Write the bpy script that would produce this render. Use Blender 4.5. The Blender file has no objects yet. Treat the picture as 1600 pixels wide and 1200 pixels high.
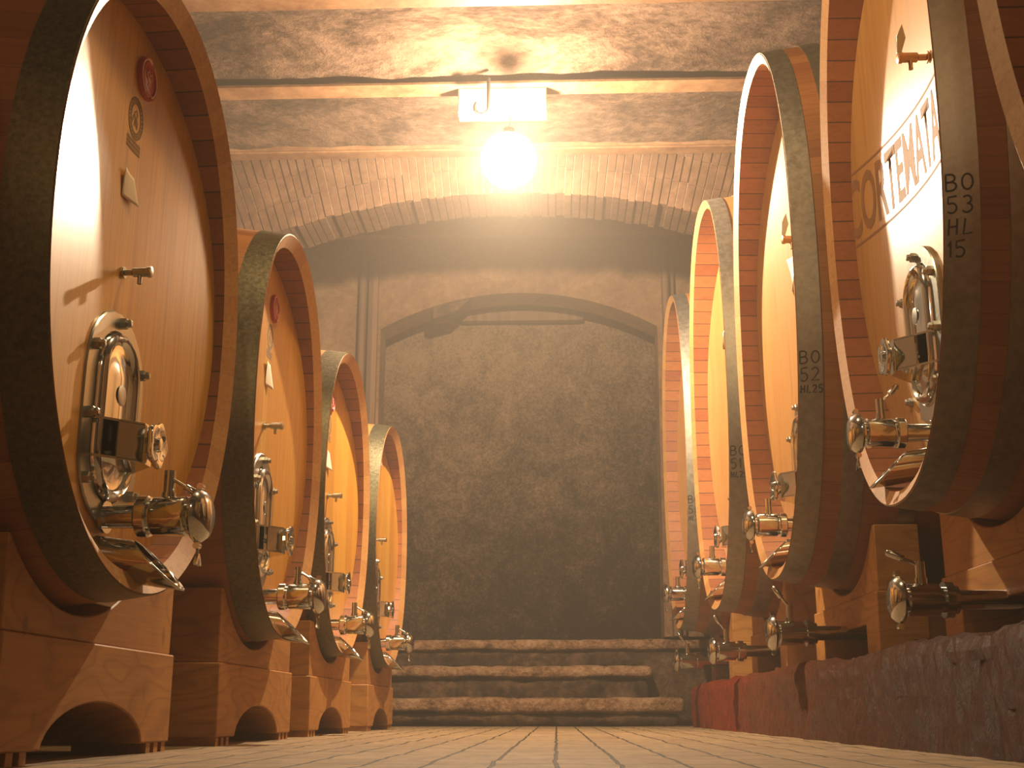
import bpy, bmesh, math, random
from mathutils import Vector, Matrix, noise

# ------------------------------------------------------------------ camera, world, light, exposure
H = 0.14                                        # the lens sits 14 cm above the paving
scene = bpy.context.scene
col = scene.collection
cd = bpy.data.cameras.new('camera'); cam = bpy.data.objects.new('camera', cd); col.objects.link(cam)
cd.sensor_fit = 'HORIZONTAL'; cd.sensor_width = 36.0; cd.lens = 36.0 * 1900 / 1600
cd.clip_start = 0.02; cd.clip_end = 60
cam.location = (0, 0, H)
cam.rotation_euler = (math.pi / 2 + 0.2637, 0, 0.0355)
scene.camera = cam
w = bpy.data.worlds.new('world'); scene.world = w; w.use_nodes = True
wn = w.node_tree; wn.nodes.clear()
wo = wn.nodes.new('ShaderNodeOutputWorld'); wb = wn.nodes.new('ShaderNodeBackground')
wb.inputs[0].default_value = (0.5, 0.33, 0.18, 1); wb.inputs[1].default_value = 0.0
wn.links.new(wb.outputs[0], wo.inputs[0])
HAZE = 0.015
if HAZE:
    wv = wn.nodes.new('ShaderNodeVolumeScatter'); wv.inputs['Density'].default_value = HAZE
    wv.inputs['Anisotropy'].default_value = 0.0
    wv.inputs['Color'].default_value = (1.0, 0.86, 0.74, 1)
    wn.links.new(wv.outputs[0], wo.inputs[1])
scene.cycles.volume_bounces = 0
scene.cycles.max_bounces = 8; scene.cycles.diffuse_bounces = 5
scene.cycles.sample_clamp_indirect = 6
vs = scene.view_settings
vs.view_transform = 'Standard'; vs.look = 'None'; vs.gamma = 1; vs.use_curve_mapping = False
vs.exposure = 0.06

def lamp(name, loc, power, color, radius):
    l = bpy.data.lights.new(name, 'POINT'); l.energy = power; l.color = color; l.shadow_soft_size = radius
    o = bpy.data.objects.new(name, l); col.objects.link(o); o.location = loc
    return o
LAMP = (-0.335, 8.7, 4.16 + H)
lamp('aisle_lamp_light', LAMP, 2050, (1.0, 0.76, 0.50), 0.05)
# added fill lights without fixtures, unseen behind and above the camera
lamp('near_fill_light', (-0.2, -1.8, 4.5), 90, (1.0, 0.70, 0.38), 0.12)
lamp('overhead_fill_light', (-0.3, 4.5, 4.75), 290, (1.0, 0.71, 0.36), 0.15)

R = random.Random(7)
PI = math.pi

# ------------------------------------------------------------------ materials
def new_mat(name):
    m = bpy.data.materials.new(name); m.use_nodes = True
    nt = m.node_tree; b = nt.nodes['Principled BSDF']
    return m, nt, b
def N(nt, t, **k):
    n = nt.nodes.new(t)
    for a, v in k.items():
        if a in n.inputs.keys() if isinstance(a, str) else False: n.inputs[a].default_value = v
        else: setattr(n, a, v)
    return n
def lk(nt, a, b): nt.links.new(a, b)
def ramp(nt, fac, stops):
    r = nt.nodes.new('ShaderNodeValToRGB'); e = r.color_ramp.elements
    while len(e) < len(stops): e.new(0.5)
    for i, (p, c) in enumerate(stops):
        e[i].position = p; e[i].color = (*c, 1)
    lk(nt, fac, r.inputs[0]); return r.outputs[0]
def mth(nt, op, a, b=None, c=None):
    n = nt.nodes.new('ShaderNodeMath'); n.operation = op
    for i, v in enumerate((a, b, c)):
        if v is None: continue
        if isinstance(v, (int, float)): n.inputs[i].default_value = v
        else: lk(nt, v, n.inputs[i])
    return n.outputs[0]
def mixc(nt, fac, a, b, mode='MIX'):
    n = nt.nodes.new('ShaderNodeMix'); n.data_type = 'RGBA'; n.blend_type = mode
    for i, v in ((0, fac), (6, a), (7, b)):
        if isinstance(v, (int, float)): n.inputs[i].default_value = v
        elif isinstance(v, tuple): n.inputs[i].default_value = (*v, 1)
        else: lk(nt, v, n.inputs[i])
    return n.outputs[2]
def noise_tex(nt, vec, scale, detail=4, rough=0.6, dist=0.0):
    n = nt.nodes.new('ShaderNodeTexNoise'); n.inputs['Scale'].default_value = scale
    n.inputs['Detail'].default_value = detail; n.inputs['Roughness'].default_value = rough
    n.inputs['Distortion'].default_value = dist
    lk(nt, vec, n.inputs['Vector']); return n.outputs[0]
def mapping(nt, vec, scale=(1, 1, 1), loc=(0, 0, 0)):
    n = nt.nodes.new('ShaderNodeMapping'); n.inputs['Scale'].default_value = scale
    n.inputs['Location'].default_value = loc; lk(nt, vec, n.inputs['Vector']); return n.outputs[0]
def objrand(nt, vec, amt=31.0):
    oi = nt.nodes.new('ShaderNodeObjectInfo'); s = mth(nt, 'MULTIPLY', oi.outputs['Random'], amt)
    a = nt.nodes.new('ShaderNodeVectorMath'); a.operation = 'ADD'
    lk(nt, vec, a.inputs[0]); lk(nt, s, a.inputs[1]); return a.outputs[0]
def bump(nt, b, height, strength=0.3, dist=0.01):
    n = nt.nodes.new('ShaderNodeBump'); n.inputs['Strength'].default_value = strength
    n.inputs['Distance'].default_value = dist; lk(nt, height, n.inputs['Height'])
    lk(nt, n.outputs[0], b.inputs['Normal'])
def tc(nt, which='Object'):
    return nt.nodes.new('ShaderNodeTexCoord').outputs[which]

def planks(name, colors, width, axis, grain_axis_scale, rough=0.4, joint=0.012, coat=0.0, uv=False, dark=(0.10, 0.035, 0.012), jd=0.5, stain=0.0):
    """wood laid in strips: every strip takes its own tone, the grain runs along it"""
    m, nt, b = new_mat(name)
    v = tc(nt, 'UV' if uv else 'Object')
    sep = nt.nodes.new('ShaderNodeSeparateXYZ'); lk(nt, v, sep.inputs[0])
    c = sep.outputs[axis]
    wob = noise_tex(nt, mapping(nt, v, (3, 3, 3)), 1.0, 1)
    idx = mth(nt, 'DIVIDE', c, width)
    cell = mth(nt, 'FLOOR', idx); fr = mth(nt, 'FRACT', idx)
    oi = nt.nodes.new('ShaderNodeObjectInfo')
    seed = mth(nt, 'ADD', cell, mth(nt, 'MULTIPLY', oi.outputs['Random'], 97.0))
    wn_ = nt.nodes.new('ShaderNodeTexWhiteNoise'); wn_.noise_dimensions = '1D'; lk(nt, seed, wn_.inputs['W'])
    base = ramp(nt, wn_.outputs[0], colors)
    cv = nt.nodes.new('ShaderNodeCombineXYZ'); lk(nt, mth(nt, 'MULTIPLY', wn_.outputs[0], 17.0), cv.inputs[0])
    add = nt.nodes.new('ShaderNodeVectorMath'); add.operation = 'ADD'
    lk(nt, mapping(nt, v, grain_axis_scale), add.inputs[0]); lk(nt, cv.outputs[0], add.inputs[1])
    g = noise_tex(nt, add.outputs[0], 1.0, 5, 0.65, 0.8)
    gr = ramp(nt, g, [(0.28, (0.62, 0.55, 0.5)), (0.5, (0.95, 0.93, 0.9)), (0.75, (1.12, 1.1, 1.05))])
    cc = mixc(nt, 0.75, base, gr, 'MULTIPLY')
    if stain:
        s = noise_tex(nt, mapping(nt, objrand(nt, v), (9, 9, 2.2)), 1.0, 4, 0.7, 0.5)
        sm = ramp(nt, s, [(0.60, (0, 0, 0)), (0.75, (1, 1, 1))])
        cc = mixc(nt, mth(nt, 'MULTIPLY', sm, stain), cc, (0.22, 0.10, 0.04))
    d0 = mth(nt, 'MINIMUM', fr, mth(nt, 'SUBTRACT', 1.0, fr))
    jm = mth(nt, 'MULTIPLY', mth(nt, 'LESS_THAN', d0, joint), jd)
    cc = mixc(nt, jm, cc, dark)
    lk(nt, cc, b.inputs['Base Color'])
    b.inputs['Roughness'].default_value = rough
    if coat:
        b.inputs['Coat Weight'].default_value = coat; b.inputs['Coat Roughness'].default_value = 0.27; b.inputs['Specular IOR Level'].default_value = 0.3
    bump(nt, b, g, 0.12, 0.004)
    return m

M = {}
M['head_l'] = planks('honey_oak_head', [(0.0, (0.47, 0.215, 0.028)), (0.35, (0.60, 0.315, 0.05)), (0.6, (0.54, 0.25, 0.033)), (0.8, (0.62, 0.34, 0.06)), (1.0, (0.45, 0.19, 0.024))], 0.105, 1, (3, 60, 1.6), 0.38, 0.008, 0.6, jd=0.35, stain=0.35)
M['head_r'] = planks('pale_oak_head', [(0.0, (0.38, 0.185, 0.055)), (0.5, (0.44, 0.23, 0.072)), (1.0, (0.41, 0.205, 0.062))], 0.115, 1, (3, 60, 1.6), 0.40, 0.008, 0.7, jd=0.3)
M['stave'] = planks('oak_staves', [(0.0, (0.30, 0.115, 0.03)), (0.5, (0.37, 0.15, 0.042)), (1.0, (0.26, 0.09, 0.025))], 0.115, 0, (60, 2.5, 1), 0.5, 0.012, 0, uv=True, jd=0.6)
M['croze'] = planks('red_oak_inner_chime', [(0.0, (0.27, 0.085, 0.022)), (0.5, (0.34, 0.12, 0.034)), (1.0, (0.22, 0.06, 0.016))], 0.115, 0, (40, 12, 1), 0.5, 0.03, 0, uv=True, dark=(0.02, 0.008, 0.004), jd=0.85)
M['endgrain'] = planks('oak_end_grain', [(0.0, (0.44, 0.22, 0.075)), (0.5, (0.50, 0.27, 0.10)), (1.0, (0.42, 0.20, 0.07))], 0.115, 0, (50, 50, 1), 0.5, 0.01, 0.3, uv=True, jd=0.3)

def metal(name, base, rough, mottled=0.0, metallic=1.0, scale=60):
    m, nt, b = new_mat(name)
    b.inputs['Metallic'].default_value = metallic; b.inputs['Roughness'].default_value = rough
    v = tc(nt)
    n = noise_tex(nt, v, scale, 4, 0.7)
    d = tuple(c * (1 - mottled) for c in base); l = tuple(min(1, c * (1 + mottled)) for c in base)
    lk(nt, ramp(nt, n, [(0.35, d), (0.65, l)]), b.inputs['Base Color'])
    r = nt.nodes.new('ShaderNodeMapRange'); r.inputs[3].default_value = rough * 0.75; r.inputs[4].default_value = min(1, rough * 1.3)
    lk(nt, n, r.inputs[0]); lk(nt, r.outputs[0], b.inputs['Roughness'])
    if mottled: bump(nt, b, n, 0.15, 0.002)
    return m
M['hoop_l'] = metal('galvanised_dark_hoop', (0.15, 0.135, 0.085), 0.40, 0.30, 0.85, 60)
M['hoop_r'] = metal('brushed_grey_hoop', (0.34, 0.31, 0.26), 0.42, 0.15, 0.9, 25)
M['steel'] = metal('polished_steel', (0.60, 0.63, 0.62), 0.10, 0.0)
M['steel_satin'] = metal('satin_steel_plate', (0.38, 0.39, 0.36), 0.30, 0.05)
M['brass'] = metal('old_brass', (0.50, 0.33, 0.18), 0.30, 0.1)
M['iron'] = metal('dark_iron', (0.02, 0.013, 0.009), 0.8, 0.3, 0.0)

def flat(name, c, rough=0.6, var=0.15, scale=12, bmp=0.1, coat=0):
    m, nt, b = new_mat(name); v = tc(nt)
    n = noise_tex(nt, v, scale, 5, 0.65)
    lk(nt, ramp(nt, n, [(0.3, tuple(x * (1 - var) for x in c)), (0.7, tuple(min(1, x * (1 + var)) for x in c))]), b.inputs['Base Color'])
    b.inputs['Roughness'].default_value = rough; b.inputs['Coat Weight'].default_value = coat
    bump(nt, b, n, bmp, 0.01)
    return m
M['red'] = flat('red_enamel', (0.42, 0.03, 0.02), 0.35, 0.1, 30, 0.05, 0.4)
M['white_paint'] = flat('pale_relief', (0.62, 0.42, 0.33), 0.5)
M['ink'] = flat('grey_branding_ink', (0.19, 0.13, 0.075), 0.8)
M['carve'] = flat('carved_brown_lettering', (0.23, 0.105, 0.045), 0.7)
M['marker'] = flat('black_marker', (0.03, 0.025, 0.02), 0.7)
M['paper'] = flat('white_paper', (0.72, 0.62, 0.48), 0.8, 0.05)
M['box_paint'] = flat('white_lacquered_tin', (0.45, 0.40, 0.32), 0.5, 0.05)
M['green'] = flat('green_print', (0.05, 0.25, 0.12), 0.5)

def cradle_wood():
    m, nt, b = new_mat('cradle_fir'); v = objrand(nt, tc(nt), 13.0)
    warp = noise_tex(nt, mapping(nt, v, (0.7, 0.8, 2.4)), 1.0, 2, 0.5, 0.6)
    rg = mth(nt, 'FRACT', mth(nt, 'MULTIPLY', warp, 14.0))
    fine = noise_tex(nt, mapping(nt, v, (10, 3, 90)), 1.0, 4)
    c = ramp(nt, rg, [(0.0, (0.34, 0.145, 0.028)), (0.12, (0.42, 0.19, 0.038)), (0.7, (0.45, 0.21, 0.045)), (1.0, (0.34, 0.145, 0.028))])
    c = mixc(nt, 0.5, c, ramp(nt, fine, [(0.3, (0.7, 0.65, 0.6)), (0.6, (1.05, 1.03, 1))]), 'MULTIPLY')
    k = nt.nodes.new('ShaderNodeTexVoronoi'); k.inputs['Scale'].default_value = 1.0; lk(nt, mapping(nt, v, (3, 4.5, 2.6)), k.inputs['Vector'])
    km = ramp(nt, k.outputs[0], [(0.03, (1, 1, 1)), (0.12, (0, 0, 0))])
    c = mixc(nt, mth(nt, 'MULTIPLY', km, 0.6), c, (0.12, 0.045, 0.012))
    s = noise_tex(nt, mapping(nt, v, (2, 2, 2)), 1.0, 3)
    c = mixc(nt, 0.5, c, ramp(nt, s, [(0.35, (0.72, 0.66, 0.6)), (0.65, (1, 1, 1))]), 'MULTIPLY')
    lk(nt, c, b.inputs['Base Color']); b.inputs['Roughness'].default_value = 0.55
    bump(nt, b, fine, 0.12, 0.004)
    return m
M['cradle'] = cradle_wood()

def plaster(name, stops, scale=1.6, rough=0.95, bs=0.5, bd=0.05, stretch=(1, 1, 1), fine=14, spec=0.2):
    m, nt, b = new_mat(name); v = tc(nt)
    v = mapping(nt, v, stretch)
    n1 = noise_tex(nt, v, scale, 8, 0.68, 0.4); n2 = noise_tex(nt, v, fine, 6, 0.7)
    f = mth(nt, 'ADD', mth(nt, 'MULTIPLY', n1, 0.65), mth(nt, 'MULTIPLY', n2, 0.35))
    lk(nt, ramp(nt, f, stops), b.inputs['Base Color'])
    b.inputs['Roughness'].default_value = rough; b.inputs['Specular IOR Level'].default_value = spec
    vor = nt.nodes.new('ShaderNodeTexVoronoi'); vor.inputs['Scale'].default_value = scale * 4; lk(nt, v, vor.inputs['Vector'])
    h = mth(nt, 'ADD', mth(nt, 'ADD', n1, mth(nt, 'MULTIPLY', n2, 0.5)), mth(nt, 'MULTIPLY', vor.outputs[0], 0.25))
    bump(nt, b, h, bs, bd)
    return m
M['ceil'] = plaster('old_lime_plaster', [(0.41, (0.018, 0.008, 0.004)), (0.48, (0.045, 0.024, 0.014)), (0.55, (0.082, 0.047, 0.030)), (0.68, (0.125, 0.076, 0.052))], 1.4, bs=0.9, bd=0.06, stretch=(0.7, 1.2, 1))
M['wall'] = plaster('brown_plaster', [(0.35, (0.09, 0.045, 0.025)), (0.5, (0.18, 0.10, 0.055)), (0.66, (0.28, 0.17, 0.10))], 1.2, bs=0.6)
M['floor'] = None
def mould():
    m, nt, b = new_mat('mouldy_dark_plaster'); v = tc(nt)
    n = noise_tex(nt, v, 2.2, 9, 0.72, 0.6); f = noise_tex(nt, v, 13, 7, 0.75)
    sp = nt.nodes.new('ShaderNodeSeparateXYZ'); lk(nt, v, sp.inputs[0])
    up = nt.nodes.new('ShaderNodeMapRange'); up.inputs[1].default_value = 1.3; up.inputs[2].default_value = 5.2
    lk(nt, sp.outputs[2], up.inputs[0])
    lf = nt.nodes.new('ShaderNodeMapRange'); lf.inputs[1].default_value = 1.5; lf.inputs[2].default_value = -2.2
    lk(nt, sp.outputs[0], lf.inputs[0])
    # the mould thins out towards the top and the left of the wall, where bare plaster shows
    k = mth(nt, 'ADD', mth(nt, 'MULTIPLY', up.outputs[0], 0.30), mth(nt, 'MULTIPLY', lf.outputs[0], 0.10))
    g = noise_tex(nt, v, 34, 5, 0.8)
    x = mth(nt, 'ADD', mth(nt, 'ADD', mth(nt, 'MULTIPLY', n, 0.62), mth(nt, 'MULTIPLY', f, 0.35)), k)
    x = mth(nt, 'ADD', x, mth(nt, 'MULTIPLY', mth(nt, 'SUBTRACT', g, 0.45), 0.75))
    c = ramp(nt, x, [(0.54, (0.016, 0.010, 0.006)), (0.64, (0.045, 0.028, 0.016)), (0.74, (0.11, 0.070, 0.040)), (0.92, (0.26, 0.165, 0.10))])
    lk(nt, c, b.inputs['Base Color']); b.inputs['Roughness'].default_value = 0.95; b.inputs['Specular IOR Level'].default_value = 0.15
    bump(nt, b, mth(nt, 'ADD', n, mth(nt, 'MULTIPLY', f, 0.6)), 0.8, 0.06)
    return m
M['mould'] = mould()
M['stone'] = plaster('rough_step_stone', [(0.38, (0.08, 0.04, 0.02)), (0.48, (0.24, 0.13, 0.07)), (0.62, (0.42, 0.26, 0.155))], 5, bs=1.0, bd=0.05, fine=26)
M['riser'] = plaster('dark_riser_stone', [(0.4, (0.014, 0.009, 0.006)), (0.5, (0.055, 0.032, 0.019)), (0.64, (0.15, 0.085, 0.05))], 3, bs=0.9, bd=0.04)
M['brick'] = plaster('arch_brick', [(0.35, (0.045, 0.022, 0.012)), (0.5, (0.07, 0.036, 0.020)), (0.66, (0.11, 0.06, 0.034))], 3, bs=0.5, bd=0.02)
M['mortar'] = plaster('pale_mortar', [(0.35, (0.09, 0.058, 0.036)), (0.66, (0.15, 0.10, 0.066))], 6, bs=0.5, bd=0.02)
M['beam'] = plaster('rusty_beam', [(0.35, (0.08, 0.034, 0.016)), (0.66, (0.20, 0.11, 0.055))], 3, rough=0.6, bs=0.3, bd=0.01)
M['post'] = planks('old_post_wood', [(0, (0.10, 0.05, 0.028)), (0.5, (0.17, 0.09, 0.05)), (1, (0.07, 0.035, 0.02))], 0.06, 0, (60, 60, 2), 0.7, 0.03)

def kerb_mat():
    m, nt, b = new_mat('painted_rough_kerb'); v = tc(nt)
    n1 = noise_tex(nt, v, 2.5, 6, 0.7, 0.3); n2 = noise_tex(nt, mapping(nt, v, (1, 1, 0.5)), 40, 7, 0.8)
    sp = nt.nodes.new('ShaderNodeSeparateXYZ'); lk(nt, v, sp.inputs[0])
    y = mth(nt, 'ADD', sp.outputs[1], mth(nt, 'MULTIPLY', mth(nt, 'SUBTRACT', n1, 0.5), 2.0))
    along = nt.nodes.new('ShaderNodeMapRange'); along.inputs[1].default_value = 5.0; along.inputs[2].default_value = 11.0
    lk(nt, y, along.inputs[0])
    c1 = ramp(nt, along.outputs[0], [(0.0, (0.14, 0.043, 0.015)), (0.35, (0.21, 0.066, 0.026)), (0.62, (0.27, 0.08, 0.036)), (0.75, (0.36, 0.05, 0.016)), (1.0, (0.35, 0.045, 0.015))])
    c = mixc(nt, 0.9, c1, ramp(nt, n2, [(0.32, (0.30, 0.26, 0.24)), (0.5, (0.85, 0.82, 0.8)), (0.7, (1.3, 1.3, 1.25))]), 'MULTIPLY')
    yel = ramp(nt, noise_tex(nt, v, 1.1, 3), [(0.62, (0, 0, 0)), (0.7, (1, 1, 1))])
    c = mixc(nt, mth(nt, 'MULTIPLY', yel, 0.5), c, (0.40, 0.24, 0.08))
    lk(nt, c, b.inputs['Base Color']); b.inputs['Roughness'].default_value = 0.42; b.inputs['Specular IOR Level'].default_value = 0.12
    bump(nt, b, mth(nt, 'ADD', n2, n1), 1.0, 0.06)
    return m
M['kerb'] = kerb_mat()

def floor_mat():
    m, nt, b = new_mat('worn_stone_pavers'); v = tc(nt)
    d = nt.nodes.new('ShaderNodeTexNoise'); d.inputs['Scale'].default_value = 2.5; d.inputs['Detail'].default_value = 5; lk(nt, v, d.inputs['Vector'])
    off = nt.nodes.new('ShaderNodeVectorMath'); off.operation = 'MULTIPLY_ADD'
    lk(nt, d.outputs[1], off.inputs[0]); off.inputs[1].default_value = (0.03, 0.05, 0); lk(nt, v, off.inputs[2])
    br = nt.nodes.new('ShaderNodeTexBrick'); br.offset = 0.0; br.offset_frequency = 2
    lk(nt, mapping(nt, off.outputs[0], (1, 1, 1), (0.167, 0, 0)), br.inputs['Vector'])
    br.inputs['Scale'].default_value = 1.0; br.inputs['Brick Width'].default_value = 0.178; br.inputs['Row Height'].default_value = 0.36
    br.inputs['Mortar Size'].default_value = 0.007; br.inputs['Mortar Smooth'].default_value = 0.3
    br.inputs['Color1'].default_value = (0.31, 0.215, 0.125, 1); br.inputs['Color2'].default_value = (0.26, 0.175, 0.10, 1)
    br.inputs['Mortar'].default_value = (0.025, 0.014, 0.007, 1)
    n = noise_tex(nt, v, 5, 7, 0.7); n3 = noise_tex(nt, mapping(nt, v, (6, 1.5, 1)), 3, 5, 0.7)
    c = mixc(nt, 0.7, br.outputs[0], ramp(nt, n, [(0.32, (0.5, 0.44, 0.38)), (0.5, (0.9, 0.88, 0.84)), (0.68, (1.1, 1.08, 1.02))]), 'MULTIPLY')
    c = mixc(nt, 0.5, c, ramp(nt, n3, [(0.35, (0.55, 0.5, 0.45)), (0.55, (1, 1, 1))]), 'MULTIPLY')
    lk(nt, c, b.inputs['Base Color']); b.inputs['Roughness'].default_value = 0.7; b.inputs['Specular IOR Level'].default_value = 0.3
    h = mth(nt, 'ADD', mth(nt, 'MULTIPLY', n, 0.4), mth(nt, 'MULTIPLY', br.outputs[1], -1.0))
    bump(nt, b, h, 0.5, 0.012)
    return m
M['floor'] = floor_mat()

# ------------------------------------------------------------------ mesh helpers
class MB:
    def __init__(s): s.v = []; s.f = []; s.mi = []; s.uv = []
    def add(s, vs, fs, mi=0, uvs=None):
        o = len(s.v); s.v += [tuple(v) for v in vs]
        for k, f in enumerate(fs):
            s.f.append([i + o for i in f]); s.mi.append(mi)
            s.uv.append(uvs[k] if uvs else None)
        return s
    def box(s, x0, x1, y0, y1, z0, z1, mi=0):
        vs = [(x, y, z) for x in (x0, x1) for y in (y0, y1) for z in (z0, z1)]
        return s.add(vs, [(0, 1, 3, 2), (4, 6, 7, 5), (0, 4, 5, 1), (2, 3, 7, 6), (0, 2, 6, 4), (1, 5, 7, 3)], mi)
    def lathe(s, prof, axis='x', org=(0, 0, 0), n=32, mi=0, cap=True, scale=1.0):
        """prof: (distance along axis, radius)"""
        vs = []; fs = []
        for (d, r) in prof:
            for k in range(n):
                a = 2 * PI * k / n; c, q = r * math.cos(a), r * math.sin(a)
                p = {'x': (d, c, q), 'y': (q, d, c), 'z': (c, q, d)}[axis]
                vs.append(tuple(org[i] + p[i] * scale for i in range(3)))
        for j in range(len(prof) - 1):
            for k in range(n):
                a = j * n + k; b = j * n + (k + 1) % n
                fs.append((a, b, b + n, a + n))
        if cap:
            fs.append(tuple(range(n))[::-1]); fs.append(tuple(range((len(prof) - 1) * n, len(prof) * n)))
        return s.add(vs, fs, mi)
    def tube(s, pts, r, n=12, mi=0, closed=False, rs=None):
        pts = [Vector(p) for p in pts]; vs = []; fs = []; L = len(pts)
        nrm = None
        for i, p in enumerate(pts):
            if closed: t = (pts[(i + 1) % L] - pts[i - 1]).normalized()
            else: t = (pts[min(i + 1, L - 1)] - pts[max(i - 1, 0)]).normalized()
            if nrm is None:
                nrm = t.orthogonal().normalized()
            else:
                nrm = (nrm - t * nrm.dot(t)).normalized()
            bn = t.cross(nrm); rr = rs[i] if rs else r
            for k in range(n):
                a = 2 * PI * k / n; vs.append(p + nrm * (rr * math.cos(a)) + bn * (rr * math.sin(a)))
        for j in range(L if closed else L - 1):
            for k in range(n):
                a = j * n + k; b = j * n + (k + 1) % n; j2 = (j + 1) % L
                fs.append((a, b, j2 * n + (k + 1) % n, j2 * n + k))
        if not closed:
            fs.append(tuple(range(n))[::-1]); fs.append(tuple(range((L - 1) * n, L * n)))
        return s.add(vs, fs, mi)
    def prism(s, poly, x0, x1, axis='x', mi=0):
        """poly of (a, b) extruded along axis"""
        n = len(poly)
        def P(d, a, b): return {'x': (d, a, b), 'y': (a, d, b), 'z': (a, b, d)}[axis]
        vs = [P(x0, a, b) for a, b in poly] + [P(x1, a, b) for a, b in poly]
        fs = [tuple(range(n))[::-1], tuple(range(n, 2 * n))] + [(i, (i + 1) % n, (i + 1) % n + n, i + n) for i in range(n)]
        return s.add(vs, fs, mi)
    def xf(s, M4):
        s.v = [tuple(M4 @ Vector(v)) for v in s.v]; return s
    def build(s, name, mats, parent=None, smooth=35, bevel=0.0):
        me = bpy.data.meshes.new(name); me.from_pydata(s.v, [], s.f)
        if not isinstance(mats, (list, tuple)): mats = [mats]
        for m in mats: me.materials.append(m)
        for p, mi in zip(me.polygons, s.mi): p.material_index = mi
        if any(u for u in s.uv):
            uvl = me.uv_layers.new(name='UVMap')
            for p, u in zip(me.polygons, s.uv):
                if u:
                    for li, c in zip(p.loop_indices, u): uvl.data[li].uv = c
        bm = bmesh.new(); bm.from_mesh(me); bmesh.ops.recalc_face_normals(bm, faces=bm.faces); bm.to_mesh(me); bm.free()
        if smooth:
            me.polygons.foreach_set('use_smooth', [True] * len(me.polygons))
            me.set_sharp_from_angle(angle=math.radians(smooth))
        o = bpy.data.objects.new(name, me); col.objects.link(o)
        if bevel:
            bv = o.modifiers.new('bevel', 'BEVEL'); bv.width = bevel; bv.segments = 2; bv.limit_method = 'ANGLE'; bv.angle_limit = math.radians(40)
        if parent: o.parent = parent
        return o
def tag(o, label=None, cat=None, group=None, kind=None):
    if label: o['label'] = label
    if cat: o['category'] = cat
    if group: o['group'] = group
    if kind: o['kind'] = kind
    return o
def empty(name, loc=(0, 0, 0), rz=0):
    o = bpy.data.objects.new(name, None); col.objects.link(o); o.location = loc; o.rotation_euler = (0, 0, rz)
    o.empty_display_size = 0.1
    return o
def clear_sharp(o): pass

def sup(t, rx, rz, n):
    c, q = math.cos(t), math.sin(t)
    return (math.copysign(abs(c) ** (2 / n), c) * rx, math.copysign(abs(q) ** (2 / n), q) * rz)

# stroke lettering (each character on a 0..1 x 0..1 box, drawn the way a marker pen would)
def arc(cx, cy, rx, ry, a0, a1, n=10):
    return [(cx + rx * math.cos(math.radians(a0 + (a1 - a0) * i / n)), cy + ry * math.sin(math.radians(a0 + (a1 - a0) * i / n))) for i in range(n + 1)]
GL = {
 'B': [[(0, 0), (0, 1)], [(0, 1)] + arc(.35, .76, .4, .24, 90, -90) + [(0, .52)], [(0, .52)] + arc(.4, .26, .45, .26, 90, -90) + [(0, 0)]],
 '8': [arc(.45, .75, .33, .24, 0, 360, 14), arc(.45, .26, .42, .26, 0, 360, 14)],
 'O': [arc(.5, .5, .45, .48, 60, 420, 16)],
 '0': [arc(.5, .5, .42, .5, 80, 440, 16)],
 '5': [[(.85, 1), (.15, .97), (.12, .58)] + arc(.4, .3, .42, .3, 120, -140)],
 '3': [arc(.4, .76, .36, .24, 140, -90), arc(.4, .27, .42, .27, 90, -150)],
 '2': [arc(.42, .72, .38, .27, 160, -30) + [(.05, .02), (.9, .05)]],
 '1': [[(.2, .68), (.55, 1), (.52, 0)]],
 'H': [[(.1, 0), (.2, 1)], [(.8, 0), (.88, 1)], [(.1, .5), (.88, .52)]],
 'L': [[(.3, 1), (.1, .03), (.85, .06)]],
}
GL['C'] = [arc(.5, .5, .45, .5, 50, 310, 14)]
def ribbon_mesh(mb, strokes, place, wd):
    """strokes in 2-D metres -> flat ribbons laid on a surface; place(a, b) gives (point, normal)"""
    for st in strokes:
        L = len(st); vs = []; fs = []
        for i, (a, b) in enumerate(st):
            a0, b0 = st[max(i - 1, 0)]; a1, b1 = st[min(i + 1, L - 1)]
            d = math.hypot(a1 - a0, b1 - b0) or 1; ta, tb = (a1 - a0) / d, (b1 - b0) / d
            for s in (-1, 1):
                vs.append(place(a - tb * wd * s / 2, b + ta * wd * s / 2))
        for i in range(L - 1): fs.append((2 * i, 2 * i + 1, 2 * i + 3, 2 * i + 2))
        mb.add(vs, fs)

# ------------------------------------------------------------------ the casks
BUL = 0.085
class Cask:
    def __init__(s, spec):
        s.__dict__.update(spec)
        s.rz = s.r * s.asp
        s.D = 1.75 if s.side == 'L' else 1.9
        s.k = s.r / 0.81
        s.rec, s.sag = (.055, .105) if s.side == 'L' else (0.10 * s.k, 0.13 * s.k)
    def delta(s, d): return BUL * s.k * math.sin(PI * min(max(d, 0), s.D) / s.D)
    def rim(s, t, d, extra=0.0):
        y, z = sup(t, s.r + s.delta(d) + extra, s.rz + s.delta(d) + extra, s.n); return (-d, y, z)
    def hx(s, y):                       # depth of the hollow head at lateral position y
        return -(s.rec + s.sag * (1 - min(1, (y / s.r) ** 2)))

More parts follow.
